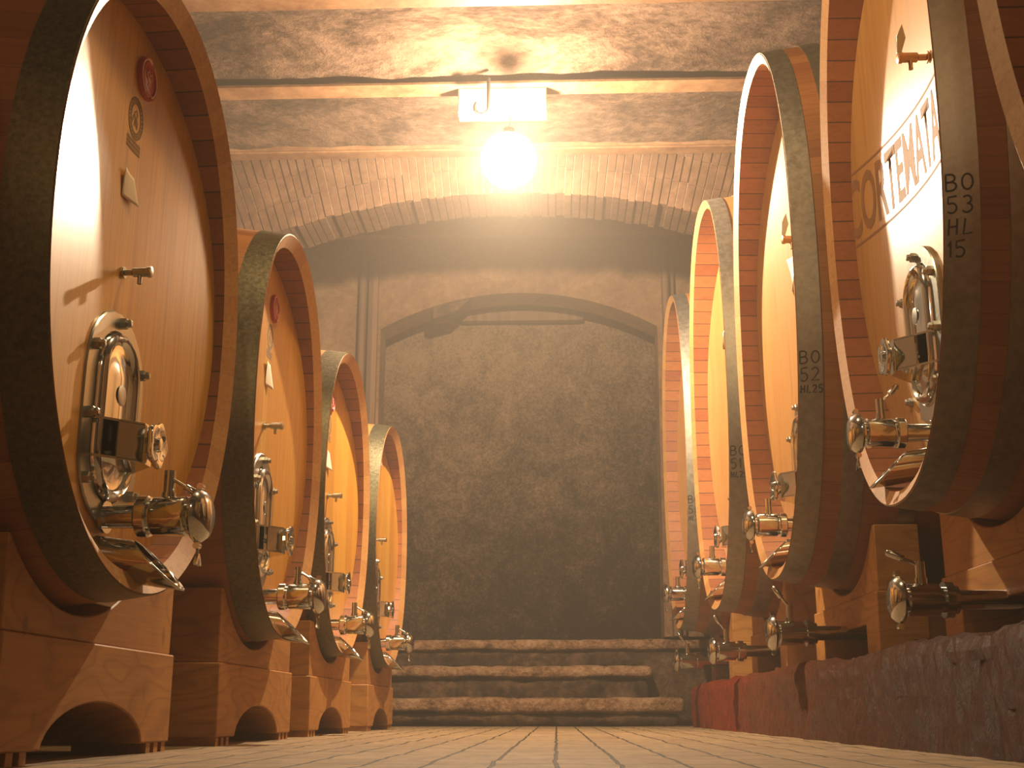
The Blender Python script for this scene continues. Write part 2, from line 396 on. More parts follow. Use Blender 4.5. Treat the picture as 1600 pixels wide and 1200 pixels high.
def build_cask(c):
    rz = (0 if c.side == 'L' else PI) - c.yaw
    root = empty('wine_cask', (c.x, c.y, c.z + H), rz)
    tag(root, c.label, 'cask', c.group)
    NT = 144; th = [2 * PI * i / NT for i in range(NT)]
    # arc length for the stave pattern
    us = [0.0]
    for i in range(NT):
        a = c.rim(th[i], .5); b = c.rim(th[(i + 1) % NT], .5)
        us.append(us[-1] + math.hypot(a[1] - b[1], a[2] - b[2]))
    tot = us[-1]; nst = round(tot / .115); us = [u * (nst * .115) / tot for u in us]
    tk = (0.062 if c.side == 'L' else .048) * c.k
    mb = MB()
    def strip(P0, P1, v0, v1, mi):
        o = []; fs = []; uv = []
        for i in range(NT): o.append(P0[i])
        for i in range(NT): o.append(P1[i])
        for i in range(NT):
            j = (i + 1) % NT
            fs.append((i, j, NT + j, NT + i)); uv.append([(us[i], v0), (us[i + 1], v0), (us[i + 1], v1), (us[i], v1)])
        mb.add(o, fs, mi, uv)
    ds = [0, .06, .15, .3, .5, .7, .9, 1.1, 1.3, 1.5, c.D - .1, c.D]
    outer = [[c.rim(t, d) for t in th] for d in ds]
    for a in range(len(ds) - 1): strip(outer[a], outer[a + 1], ds[a], ds[a + 1], 0)
    ch = (0.036 if c.side == 'L' else .022) * c.k
    inn = []; cro = []
    for t in th:
        y, z = sup(t, c.r - tk, c.rz - tk, c.n); inn.append((-ch, y, z))
        cro.append((c.hx(y) - 0.004, y * .997, z * .997))
    strip(outer[0], inn, 0, .08, 1)
    strip(inn, cro, 0, .2, 2)
    back = [c.rim(t, c.D) for t in th]
    o = len(mb.v); mb.add(back, [tuple(range(NT))], 0, [[(0, 0)] * NT])
    body = mb.build('stave_body', [M['stave'], M['endgrain'], M['croze']], root, 50)
    # hollow head made of upright boards
    mb = MB(); NR = 14
    vs = [(c.hx(0), 0, 0)]; fs = []
    for j in range(1, NR + 1):
        q = j / NR
        for t in th:
            y, z = sup(t, (c.r - tk + .001) * q, (c.rz - tk + .001) * q, c.n); vs.append((c.hx(y), y, z))
    for i in range(NT): fs.append((0, 1 + i, 1 + (i + 1) % NT))
    for j in range(NR - 1):
        for i in range(NT):
            a = 1 + j * NT; fs.append((a + i, a + (i + 1) % NT, a + NT + (i + 1) % NT, a + NT + i))
    mb.add(vs, fs)
    mb.build('cask_head', M['head_l'] if c.side == 'L' else M['head_r'], root, 60)
    # hoops
    hm = M['hoop_l'] if c.side == 'L' else M['hoop_r']
    spans = [(.004, .135), (.43, .54), (1.15, 1.26), (c.D - .14, c.D - .004)] if c.side == 'L' else \
            [(.004, .125), (.225, .335), (.52, .61), (1.25, 1.34), (c.D - .13, c.D - .004)]
    for (d0, d1) in spans:
        mb = MB(); e = .006
        rings = [[c.rim(t, d0) for t in th], [c.rim(t, d0, e) for t in th], [c.rim(t, (d0 + d1) / 2, e) for t in th], [c.rim(t, d1, e) for t in th], [c.rim(t, d1) for t in th]]
        vs = [p for r_ in rings for p in r_]; fs = []
        for j in range(4):
            for i in range(NT): fs.append((j * NT + i, j * NT + (i + 1) % NT, (j + 1) * NT + (i + 1) % NT, (j + 1) * NT + i))
        mb.add(vs, fs); mb.build('hoop', hm, root, 40)
    # small steel stud on top of the front hoop
    zt = c.rz + c.delta(.07)
    MB().lathe([(0, .018), (.012, .018), (.02, .012), (.026, .002)], 'z', (-.07, 0, zt + .004), 12).build('hoop_bolt', M['steel'], root)
    # fittings
    k = c.k; oy = c.fy; X0 = c.hx(oy)
    manhole(c, root, k, oy, c.mz)
    drain_tap(c, root, k if c.side == 'L' else k * .92, oy, c.mz - .64 * k + c.tz)
    sample_tap(c, root, k, oy + c.sy, c.sz)
    return root

def stadium(w, h, n=12):
    """outline half width w, half height h, round ends"""
    pts = []
    for i in range(n + 1): a = PI * i / n; pts.append((w * math.cos(a), h - w + w * math.sin(a)))
    for i in range(n + 1): a = PI + PI * i / n; pts.append((w * math.cos(a), -h + w + w * math.sin(a)))
    return pts
def loft(mb, rings, close_top=True):
    n = len(rings[0]); vs = [p for r in rings for p in r]; fs = []
    for j in range(len(rings) - 1):
        for i in range(n): fs.append((j * n + i, j * n + (i + 1) % n, (j + 1) * n + (i + 1) % n, (j + 1) * n + i))
    if close_top: fs.append(tuple(range((len(rings) - 1) * n, len(rings) * n)))
    return mb.add(vs, fs)

def manhole(c, root, k, oy, ztop):
    w_, h_ = .235 * k, .35 * k; zc = ztop - h_
    X = c.hx(oy)
    def ring(w, h, x, dz=0): return [(X + x, oy + a, zc + dz + b) for a, b in stadium(w, h)]
    mb = MB()
    loft(mb, [ring(w_, h_, -.03), ring(w_, h_, .008 * k), ring(w_ - .004, h_ - .004, .013 * k), ring(.16 * k, .285 * k, .013 * k), ring(.155 * k, .28 * k, -.0)], False)
    plate = mb.build('manhole_plate', M['steel_satin'], root, 30)
    for (a, b) in [(0, .315), (.19, .19), (-.19, .19), (.195, -.03), (-.195, -.03), (.18, -.23), (-.18, -.23)]:
        m = MB(); m.lathe([(0, .019), (.02, .019), (.024, .013), (.034, .013), (.037, .008)], 'x', (X + .012 * k, oy + a * k, zc + b * k), 6, scale=k)
        m.build('bolt', M['steel_satin'], plate, 30)
    mb = MB()
    prof = [(.153, .278, .0), (.152, .277, .02), (.146, .271, .033), (.134, .259, .040), (.122, .247, .036), (.112, .237, .022), (.09, .215, .019), (.05, .175, .030), (.02, .145, .034), (.003, .128, .035)]
    loft(mb, [ring(a * k, b * k, x * k) for a, b, x in prof])
    door = mb.build('manhole_door', M['steel'], root, 45)
    m = MB(); m.lathe([(0, .034), (.003, .034), (.004, .03)], 'x', (X + .034 * k, oy, zc + .07 * k), 20, scale=k)
    for i, v in enumerate(m.v): pass
    m.build('maker_badge', M['steel_satin'], door)
    # yoke with hand wheel
    zw = ztop - .445 * k; m = MB(); t = .004 * k
    poly = [(X + .012 * k, oy - .16 * k), (X + .02 * k, oy - .16 * k), (X + .075 * k, oy - .10 * k), (X + .135 * k, oy - .035 * k), (X + .135 * k, oy + .035 * k), (X + .075 * k, oy + .10 * k), (X + .02 * k, oy + .16 * k), (X + .012 * k, oy + .16 * k)]
    for zz in (zw - .06 * k, zw + .06 * k):
        m.prism(poly, zz - t, zz + t, 'z')
    for s in (-1, 1):
        a = (X + .075 * k, oy + s * .10 * k); b = (X + .135 * k, oy + s * .035 * k)
        m.prism([(a[0], a[1]), (b[0], b[1]), (b[0] - .006 * k, b[1] - s * .002), (a[0] - .006 * k, a[1] - s * .004)], zw - .06 * k, zw + .06 * k, 'z')
    m.box(X + .130 * k, X + .136 * k, oy - .035 * k, oy + .035 * k, zw - .06 * k, zw + .06 * k)
    m.lathe([(.03, .016), (.165, .016)], 'x', (X, oy, zw), 16, scale=k) if False else None
    yoke = m.build('locking_yoke', M['steel'], door, 30)
    m = MB(); m.lathe([(.02 * k, .014 * k), (.17 * k, .014 * k)], 'x', (X, oy, zw), 16)
    m.lathe([(.134 * k, .026 * k), (.152 * k, .026 * k)], 'x', (X, oy, zw), 6)
    m.build('screw_spindle', M['steel'], door)
    # lobed wheel
    m = MB(); n = 40; rings = []
    for (x, q) in [(.150, .3), (.152, .8), (.156, .96), (.164, 1.0), (.173, .96), (.175, .8), (.169, .62), (.169, .34), (.179, .28), (.180, .1)]:
        rr = []
        for i in range(n):
            a = 2 * PI * i / n; r = .073 * q * (1 + (.09 * math.cos(5 * a) if q > .7 else 0))
            rr.append((X + x * k, oy + r * k * math.cos(a), zw + r * k * math.sin(a)))
        rings.append(rr)
    loft(m, rings); m.f.append(list(range(n))); m.mi.append(0); m.uv.append(None)
    m.build('hand_wheel', M['steel'], door, 40)

def drain_tap(c, root, k, oy, z):
    X = c.hx(oy); zz = z
    def P(l): return [(a * k, b * k) for a, b in l]
    m = MB(); o = (X, oy, zz)
    m.lathe(P([(-.03, .036), (.012, .036), (.012, .052), (.0125, .052), (.022, .052), (.022, .036), (.125, .038), (.125, .062), (.13, .066), (.158, .066), (.163, .062), (.163, .052), (.172, .052),
               (.172, .058), (.18, .063), (.278, .063), (.285, .058), (.285, .044), (.305, .044)]), 'x', o, 32)
    m.lathe(P([(.05, .022), (.075, .022), (.075, .018), (.145, .018)]), 'z', (X + .215 * k, oy, zz), 16)
    tap = m.build('drain_tap', M['steel'], root, 35)
    m = MB()
    m.lathe(P([(.303, .05), (.303, .078), (.312, .086), (.325, .084), (.345, .068), (.355, .045), (.358, .001)]), 'x', o, 32)
    m.build('domed_cap', M['steel'], tap, 40)
    m = MB()
    m.lathe(P([(-.012, .011), (.012, .011)]), 'y', (X + .318 * k, oy, zz + .093 * k), 12)
    m.build('clamp_hinge', M['steel'], tap, 40)
    m = MB()     # clamp screw with a wing nut
    m.lathe(P([(-.012, .011), (.012, .011)]), 'y', (X + .318 * k, oy, zz - .093 * k), 12)
    m.tube([(X + .318 * k, oy, zz - .09 * k), (X + .322 * k, oy, zz - .13 * k)], .005 * k, 8)
    m.prism([(oy - .006, zz - .118 * k), (oy - .026 * k, zz - .15 * k), (oy - .016 * k, zz - .155 * k), (oy, zz - .13 * k), (oy + .016 * k, zz - .155 * k), (oy + .026 * k, zz - .15 * k), (oy + .006, zz - .118 * k)], X + .317 * k, X + .327 * k, 'x')
    m.build('wing_nut', M['steel'], tap, 40)
    m = MB(); d = c.lever
    a = Vector((X + .215 * k, oy, zz + .125 * k)); b = a + Vector(d) * .07 * k; e = a + Vector(d) * .14 * k
    m.tube([a, b, b + (e - b) * .05, e - (e - b) * .1, e], 0, 12, rs=[.006 * k, .006 * k, .012 * k, .013 * k, .008 * k])
    m.build('tap_lever', M['steel'], tap, 50)
    # chute below the tap, a pipe cut slantwise so its lower lip runs on
    m = MB(); L0, L1 = .0, .285 * k; n = 20; r = .066 * k; rings = []; S = 16
    zc0 = zz - .125 * k; sl = -.14
    for j in range(S + 1):
        q = j / S
        rr = []
        for i in range(n + 1):
            a = 2 * PI * i / n; x = q * (.12 * k + (L1 - .12 * k) * (1 - math.sin(a)) / 2)
            rr.append((X + x, oy + r * math.cos(a), zc0 + sl * x + r * math.sin(a)))
        rings.append(rr)
    vs = [p for r_ in rings for p in r_]; fs = []
    for j in range(S):
        for i in range(n): fs.append((j * (n + 1) + i, j * (n + 1) + i + 1, (j + 1) * (n + 1) + i + 1, (j + 1) * (n + 1) + i))
    m.add(vs, fs); ob = m.build('spout_chute', M['steel'], root, 60)
    so = ob.modifiers.new('sheet', 'SOLIDIFY'); so.thickness = .003 * k; so.offset = 0

def sample_tap(c, root, k, oy, z):
    X = c.hx(oy); k *= 1.2 if c.side == 'R' else 1
    def P(l): return [(a * k, b * k) for a, b in l]
    m = MB(); o = (X, oy, z)
    m.lathe(P([(-.02, .011), (.005, .011), (.005, .020), (.010, .020), (.010, .0105), (.035, .0105), (.04, .016), (.088, .016), (.088, .019), (.10, .019), (.103, .012)]), 'x', o, 20)
    m.lathe(P([(-.042, .0075), (-.01, .0075)]), 'z', (X + .062 * k, oy, z), 14)
    t = m.build('sampling_tap', M['brass'] if c.side == 'R' else M['steel_satin'], root, 35)
    if c.side == 'R' and c.leaf:
        m = MB(); m.prism([(X + .088 * k, z + .015 * k), (X + .070 * k, z + .07 * k), (X + .078 * k, z + .12 * k), (X + .10 * k, z + .075 * k), (X + .102 * k, z + .015 * k)], oy - .005 * k, oy + .005 * k, 'y')
        m.build('tap_key', M['steel_satin'], t, 30, .002)

def curved(c, e=.0015):
    def f(a, b): return (c.hx(a) + e, a, b)
    return f
def seal(c, root, y, z, r):
    m = MB(); X = c.hx(y); n = 40
    rings = []
    for (x, q) in [(-.004, 1), (.010, 1.0), (.016, .95), (.013, .88), (.013, .80), (.018, .76), (.012, .72), (.014, .3), (.018, .02)]:
        rings.append([(X + x, y + r * q * math.cos(2 * PI * i / n), z + r * q * (1 + .02 * math.sin(5 * 2 * PI * i / n)) * math.sin(2 * PI * i / n)) for i in range(n)])
    loft(m, rings); s = m.build('red_seal_disc', M['red'], root, 40)
    m = MB(); pl = lambda a, b: (X + .0165, y + a, z + b)
    st = [arc(0, 0, r * .86, r * .86, 100, 250), arc(0, 0, r * .86, r * .86, -70, 60),
          [(-.3 * r, .1 * r), (-.1 * r, .35 * r), (0, .1 * r), (.2 * r, .3 * r), (.28 * r, .05 * r), (.1 * r, -.15 * r), (.12 * r, -.4 * r)], [(0, -.15 * r), (-.08 * r, -.42 * r)], [(-.3 * r, .1 * r), (-.12 * r, -.12 * r), (.1 * r, -.15 * r)]]
    ribbon_mesh(m, st, pl, r * .09); m.build('seal_relief', M['white_paint'], s, 0)
def brand_stamp(c, root, y, z, r):
    m = MB(); pl0 = curved(c, .0012); pl = lambda a, b: pl0(y + a, z + b); RR = random.Random(3)
    st = [arc(0, 0, r, r * 1.25, 0, 360, 30), arc(0, 0, r * .7, r * .92, 0, 360, 26)]
    for i in range(26):     # tick lettering round the ring
        a = 2 * PI * i / 26 + .05
        st.append([(r * .78 * math.cos(a), r * 1.0 * math.sin(a)), (r * .93 * math.cos(a + .06), r * 1.17 * math.sin(a + .06))])
    st += [[(-.2 * r, -.55 * r), (-.1 * r, -.1 * r), (-.25 * r, .25 * r), (0, .5 * r), (.18 * r, .3 * r), (.05 * r, 0), (.25 * r, -.2 * r), (.2 * r, -.6 * r)], [(-.05 * r, -.1 * r), (.1 * r, -.5 * r)], [(-.35 * r, .1 * r), (-.45 * r, -.35 * r)]]
    for row in range(3):
        for i in range(9):
            x0 = -1.0 * r + i * .22 * r; zz = -1.55 * r - row * .26 * r
            st.append([(x0, zz), (x0 + .05 * r, zz + .2 * r * (1 if (i + row) % 2 else .9)), (x0 + .13 * r, zz)])
    ribbon_mesh(m, st, pl, r * .10); m.build('brand_stamp', M['ink'], root, 0)
def paper_label(c, root, y, z, w_, h_, curl=.012, name='paper_label'):
    m = MB(); n = 8; vs = []; fs = []
    for j in range(n + 1):
        for i in range(n + 1):
            a = (i / n - .5) * w_; b = (j / n - .5) * h_
            q = (i / n) * (1 - j / n) * curl * 1.6 + ((1 - i / n) * (j / n)) ** 2 * curl
            vs.append((c.hx(y + a) + .002 + q, y + a - b * .12, z + b))
    for j in range(n):
        for i in range(n): fs.append((j * (n + 1) + i, j * (n + 1) + i + 1, (j + 1) * (n + 1) + i + 1, (j + 1) * (n + 1) + i))
    m.add(vs, fs); o = m.build(name, M['paper'], root, 60)
    so = o.modifiers.new('sheet', 'SOLIDIFY'); so.thickness = .0008
    return o
def head_text(c, root, yc, z0, z1, w_, text):
    """tall condensed lettering in a thin frame, cut in the head boards"""
    cu = bpy.data.curves.new('t', 'FONT'); cu.body = text; cu.size = 1; cu.space_character = .95; cu.offset = .018; cu.resolution_u = 3
    to = bpy.data.objects.new('t', cu); col.objects.link(to)
    dg = bpy.context.evaluated_depsgraph_get(); me = bpy.data.meshes.new_from_object(to.evaluated_get(dg))
    bpy.data.objects.remove(to); bm = bmesh.new(); bm.from_mesh(me)
    xs = [v.co.x for v in bm.verts]; ys = [v.co.y for v in bm.verts]
    x0, x1, y0, y1 = min(xs), max(xs), min(ys), max(ys); pad = .035
    bmesh.ops.subdivide_edges(bm, edges=[e for e in bm.edges if e.calc_length() > .15], cuts=2)
    for v in bm.verts:
        q = (v.co.x - x0) / (x1 - x0); h = (v.co.y - y0) / (y1 - y0)
        a = yc - w_ / 2 + .04 + q * (w_ - .08)       # runs far to near along the aisle; local +y points towards the camera here
        b = z0 + pad + h * (z1 - z0 - 2 * pad)
        v.co = (c.hx(a) + .0015, a, b)
    bm.to_mesh(me); bm.free(); me.materials.clear(); me.materials.append(M['carve'])
    o = bpy.data.objects.new('carved_lettering', me); col.objects.link(o); o.parent = root
    m = MB(); f = curved(c, .0012)
    n = 24; ya, yb = yc - w_ / 2, yc + w_ / 2
    for zz in (z0, z1): ribbon_mesh(m, [[(ya + (yb - ya) * i / n, zz) for i in range(n + 1)]], f, .014)
    for yy in (ya, yb): ribbon_mesh(m, [[(yy, z0 + (z1 - z0) * i / 6) for i in range(7)]], f, .014)
    m.build('carved_frame', M['carve'], root, 0)
def hoop_writing(c, root, rows, ztop, lh, d0, wd):
    """marker pen on the near side of the front hoop; rows of text read across the hoop"""
    m = MB()
    def place(a, b):      # a across the hoop, b height
        # near side: local y sign towards the camera
        s = -1 if c.side == 'L' else 1
        rr, rzz = c.r + c.delta(a) + .0068, c.rz + c.delta(a) + .0068
        y = s * rr * (1 - min(1, abs(b / rzz)) ** c.n) ** (1 / c.n)
        return (-a, y, b)
    z = ztop
    for (txt, hh, sw) in rows:
        x = d0
        for ch in txt:
            cw = sw * (.5 if ch == '1' else 1)
            st = [[(x + (px * cw * .85) * .92, z - hh + py * hh * .9 + px * hh * .03) for px, py in s_] for s_ in GL[ch]]
            ribbon_mesh(m, st, place, wd); x += cw
        z -= hh * 1.22 + (.02 if hh < lh else 0)
    m.build('marker_writing', M['marker'], root, 0)
def bottom_drain(c, root, k, X, zrel, oy, lever):
    """pipe that runs out from under the cask and ends in a capped ball valve"""
    m = MB(); o = (0, 0, 0)
    def P(l): return [(X + a * k, b * k) for a, b in l]
    org = (0, oy, zrel)
    m.lathe(P([(0, .001), (0, .044), (-.02, .044), (-.02, .060), (-.13, .060), (-.13, .048), (-.15, .048), (-.15, .066), (-.18, .066), (-.18, .052), (-.20, .052), (-.20, .036), (-.62, .036)]), 'x', org, 28)
    m.lathe([(.05 * k, .022 * k), (.08 * k, .022 * k), (.08 * k, .018 * k), (.14 * k, .018 * k)], 'z', (X - .075 * k, oy, zrel), 16)
    zb = -c.rz * .985
    m.tube([(X - .60 * k, oy, zrel), (X - .66 * k, oy, zrel + .01), (X - .70 * k, oy, zrel + .06), (X - .70 * k, oy, zb - .02)], .036 * k, 16)
    p = m.build('bottom_drain_pipe', M['steel'], root, 35)
    m = MB(); m.lathe([(X + a * k, b * k) for a, b in [(.0, .06), (.0, .082), (.01, .088), (.022, .084), (.040, .066), (.046, .04), (.048, .001)]], 'x', org, 28)
    for s in (1, -1): m.lathe([(-.014 * k, .012 * k), (.014 * k, .012 * k)], 'y', (X + .012 * k, oy, zrel + s * .096 * k), 12)
    m.build('domed_cap', M['steel'], p, 40)
    m = MB(); a = Vector((X - .075 * k, oy, zrel + .125 * k)); d = Vector(lever); b = a + d * .07 * k; e = a + d * .15 * k
    m.tube([a, b, b + (e - b) * .05, e - (e - b) * .1, e], 0, 12, rs=[.007 * k, .007 * k, .013 * k, .014 * k, .008 * k])
    m.build('valve_lever', M['steel'], p, 50)

AL, NL, AR, NR_ = 1.2525, 2.13, 1.661, 2.24
S = 1.2
gL = 'round-headed casks with dark hoops on the left side of the aisle'
gR = 'tall oval casks with grey hoops on the right side of the aisle'
def specL(x, y, z, r, yaw, label, **k):
    d = dict(side='L', x=x, y=y, z=z, r=r, asp=AL, n=NL, yaw=yaw, label=label, group=gL, fy=.04, mz=-.10, sz=.045, sy=0.0, lever=(.75, .0, -.45), leaf=False, tz=-.08); d.update(k); return Cask(d)
def specR(x, y, z, r, yaw, label, **k):
    d = dict(side='R', x=x * S, y=y * S, z=z * S, r=r * S, asp=AR, n=NR_, yaw=yaw, label=label, group=gR, fy=-.26, mz=-.50, sz=.41, sy=.38, lever=(-.55, .1, .55), leaf=True, tz=0.0); d.update(k); return Cask(d)
CL = [specL(-1.30, 1.52, 1.371, .811, .03, 'nearest left cask, almost wholly cut off by the left edge'),
      specL(-1.277, 3.725, 1.371, .811, .038, 'large left cask with red seal, grey stamp and torn paper label on its head', tz=-.035),
      specL(-1.319, 5.946, 1.362, .803, -.009, 'second whole left cask, speckled hoop, small red seal and white label'),
      specL(-1.367, 7.982, 1.357, .792, .018, 'third full cask on the left, narrow orange head between two other casks'),
      specL(-1.363, 10.165, 1.36, .792, .029, 'farthest left cask, smallest looking, nearest to the stone steps')]
CR = [specR(.963, 9.691, 1.979, .811, -.013, 'farthest right cask, narrow orange head beside the dark end wall'),
      specR(1.001, 7.746, 1.967, .809, -.018, 'second right cask from the far end, marked BO 51 HL25 on its hoop'),
      specR(1.047, 5.858, 1.953, .805, -.009, 'right cask marked BO 52 HL25 on its grey hoop'),
      specR(1.166, 4.129, 1.968, .770, .004, 'right cask with framed carved lettering on its head, BO 53 HL 15 on its hoop', mz=-.34, tz=-.12),
      specR(1.02, 1.771, 1.993, .799, -.03, 'nearest right cask, only the curve of its rim in the frame', fy=.35)]
rootsL = [build_cask(c) for c in CL]; rootsR = [build_cask(c) for c in CR]
c, r_ = CL[1], rootsL[1]
seal(c, r_, .09, .79, .078); brand_stamp(c, r_, .04, .61, .060); paper_label(c, r_, .02, .345, .10, .10)
c, r_ = CL[2], rootsL[2]
seal(c, r_, .12, .70, .075); brand_stamp(c, r_, .08, .53, .055); paper_label(c, r_, .06, .32, .10, .13)
c, r_ = CL[3], rootsL[3]
seal(c, r_, .04, .70, .075); brand_stamp(c, r_, .02, .53, .055); paper_label(c, r_, .0, .28, .11, .12)
seal(CL[4], rootsL[4], .12, .74, .075)
c, r_ = CR[3], rootsR[3]
head_text(c, r_, -.33, -.09, .30, 1.24, 'CORTEMATAL')
hoop_writing(c, r_, [('BO', .065, .052), ('53', .065, .052), ('HL', .062, .050), ('15', .062, .050)], -.50, .06, .012, .007)
hoop_writing(CR[2], rootsR[2], [('BO', .070, .055), ('52', .075, .055), ('HL25', .042, .030)], -.53, .07, .012, .008)
hoop_writing(CR[1], rootsR[1], [('BO', .070, .055), ('51', .075, .055), ('HL25', .042, .030)], -.56, .07, .012, .009)
hoop_writing(CR[0], rootsR[0], [('BO', .070, .055), ('50', .075, .055), ('HL25', .042, .030)], -.52, .07, .012, .009)
paper_label(CR[2], rootsR[2], -.2, .30, .12, .26, .03, 'hanging_paper')
for c, r_, zr, lv in ((CR[3], rootsR[3], .432, (.8, 0, .35)), (CR[2], rootsR[2], .43, (.5, 0, .7)), (CR[1], rootsR[1], .44, (.5, 0, .7)), (CR[0], rootsR[0], .46, (.5, 0, .7))):
    bottom_drain(c, r_, c.k * .95, 0.02, zr - c.z, 0, lv)

# ------------------------------------------------------------------ cradles under the casks
def cradle(c, label, depth0, th_, hw, ztop, yc, base, kind):
    """depth0: how far behind the rim the front face stands"""
    sx = 1 if c.side == 'L' else -1
    root = empty('cask_cradle', (c.x - sx * depth0, yc, base), 0 if c.side == 'L' else PI)
    tag(root, label, 'cradle', 'wooden cradles under the casks on the ' + ('left' if c.side == 'L' else 'right'))
    offc = (c.y - yc) * sx
    zc = c.z + H - base; top = ztop - base; seam = (.21 if kind == 'arch' else .42) ; seam = top * .52
    dm = depth0 + th_ / 2; rr = c.r + max(c.delta(depth0), c.delta(depth0 + th_)) + .008; rzz = c.rz + max(c.delta(depth0), c.delta(depth0 + th_)) + .008
    foot = .035
    def saddle(y):
        q = abs((y - offc) / rr)
        return zc - rzz * (1 - q ** c.n) ** (1 / c.n) if q < 1 else 9
    n = 48
    up = [(-hw, seam)] + [(-hw + 2 * hw * i / n, max(min(top, saddle(-hw + 2 * hw * i / n)), seam + .02)) for i in range(n + 1)] + [(hw, seam)]
    for bx in (0, c.D - 2 * depth0 - th_ + .1):
        m = MB(); m.prism(up, -th_ - bx, -bx, 'x'); m.build('upper_block', M['cradle'], root, 25, .006)
        lo = [(-hw - .012, seam), (-hw - .012, foot)]
        if kind == 'arch':
            aw, ah = .43, .135; a0 = -aw
            for i in range(21):
                a = PI * i / 20; lo.append((-aw * math.cos(a) * (1 - .12 * math.sin(a)), foot + ah * math.sin(a) ** .9))
        else:
            lo += [(-hw + .24, foot), (-hw + .24, top * .30), (hw - .24, top * .30), (hw - .24, foot)]
        lo += [(hw + .012, foot), (hw + .012, seam)]
        m = MB(); m.prism(lo, -th_ - .012 - bx, .014 - bx, 'x'); m.build('lower_block', M['cradle'], root, 25, .006)
        for s in (-1, 1):
            for j in range(3):
                y = s * (hw - .03 - j * .085 * (1 if kind == 'arch' else .9))
                m = MB(); m.box(-th_ - bx, .008 - bx, y - .022, y + .022, 0, foot + .001); m.build('foot', M['cradle'], root, 25)
    if kind == 'arch':      # two rails tie front and rear block together, seen through the arch
        for s in (-.45, .45):
            m = MB(); m.box(-(c.D - 2 * depth0 - th_ + .1), -th_, s - .05, s + .05, foot + .01, foot + .09); m.build('tie_rail', M['cradle'], root, 25, .004)
    return root
nm = ['cut off by the left edge of the photo', 'under the cask with the torn paper label', 'under the second whole cask with the small white label', 'under the cask before the farthest left one', 'the farthest one, beside the steps']
for c, l, yc in zip(CL, nm, (1.65, 3.93, 6.06, 8.05, 10.32)):
    cradle(c, 'arched block cradle on the left, ' + l, (1.46 + c.x), .26, .725, .67, yc, 0, 'arch')
PLAT = .37
nm = ['farthest on the right', 'under the right cask marked BO 51', 'under the right cask marked BO 52', 'under the right cask with the carved lettering', 'under the nearest right cask']
for c, l, yc, X in zip(CR, nm, (11.75, 9.4, 7.09, 4.97, 2.3), (1.56, 1.60, 1.645, 1.80, 1.75)):
    cradle(c, 'heavy wooden cradle on the raised platform, ' + l, X - c.x, .23, .76, 1.08, yc, PLAT, 'leg')

# ------------------------------------------------------------------ the cellar
def grid_mesh(name, P, nu, nv, mat, amp=.0, fr=2.0, normal=(0, 0, 1), oct_=4, smooth=80):
    vs = []; fs = []; nr = Vector(normal)
    for j in range(nv + 1):
        for i in range(nu + 1):
            p = Vector(P(i / nu, j / nv))
            if amp: p = p + nr * (noise.fractal(p * fr, 1.0, 2.0, oct_) * amp)
            vs.append(p)
    for j in range(nv):
        for i in range(nu): a = j * (nu + 1) + i; fs.append((a, a + 1, a + nu + 2, a + nu + 1))
    m = MB(); m.add(vs, fs); return m.build(name, mat, None, smooth)
def st(o, label=None): o['kind'] = 'structure'; return o
XL, XR, YN, YF = -3.45, 3.75, -4.0, 13.8
o = grid_mesh('floor', lambda u, v: (XL + (XR - XL) * u, YN + (15 - YN) * v, 0), 60, 160, M['floor'], .004, 3); st(o)
CZ = 4.9 + H
st(grid_mesh('wall_left', lambda u, v: (XL, YN + (15 - YN) * u, 6.0 * v), 80, 30, M['wall'], .03, 1.5, (1, 0, 0)))
st(grid_mesh('wall_right', lambda u, v: (XR, YN + (15 - YN) * u, 6.0 * v), 80, 30, M['wall'], .03, 1.5, (1, 0, 0)))
st(grid_mesh('wall_front', lambda u, v: (XL + (XR - XL) * u, YN, 6.0 * v), 30, 30, M['wall'], .03, 1.5, (0, 1, 0)))

# ceiling: shallow plastered vaults carried by cross beams
BY = [-3.0, -1.4, .2, 1.8, 3.4, 4.95, 6.4, 7.62, 8.93, 10.12]
vs = []; fs = []; nu = 90
rows = []
for a, b in zip([YN] + BY, BY + [10.18]):
    nn = 14
    for j in range(nn + 1):
        q = j / nn; rows.append((a + (b - a) * q, CZ + .06 + .13 * math.sin(PI * q)))
for (y, z) in rows:
    for i in range(nu + 1):
        p = Vector((XL + (XR - XL) * i / nu, y, z)); d = noise.fractal(p * 2.2, 1.0, 2.1, 5) * .035 + noise.fractal(p * 9, 1.0, 2.1, 3) * .007
        vs.append((p.x, p.y, p.z + d))
for j in range(len(rows) - 1):
    for i in range(nu): a = j * (nu + 1) + i; fs.append((a, a + 1, a + nu + 2, a + nu + 1))
m = MB(); m.add(vs, fs); st(m.build('ceiling', M['ceil'], None, 80))
beams = [('rust brown ceiling beam at the very top of the photo', 7.62, .2), ('ceiling beam above the lamp with the iron hook on it', 8.93, .2), ('ceiling beam along the top of the brick arch', 10.1, .13)]
for lab, y, wd in beams:
    m = MB(); m.box(XL, XR, y - wd / 2, y + wd / 2, CZ, CZ + .02); m.box(XL, XR, y - .02, y + .02, CZ + .02, CZ + .2)
    tag(m.build('ceiling_beam', M['beam'], None, 30), lab, 'beam')
for y in (-3.0, -1.4, .2, 1.8, 3.4, 4.95, 6.4):
    m = MB(); m.box(XL, XR, y - .1, y + .1, CZ, CZ + .02); m.box(XL, XR, y - .02, y + .02, CZ + .02, CZ + .2)
    tag(m.build('ceiling_beam', M['beam'], None, 30), 'ceiling beam nearer than the photo shows', 'beam', 'ceiling beams above the camera')
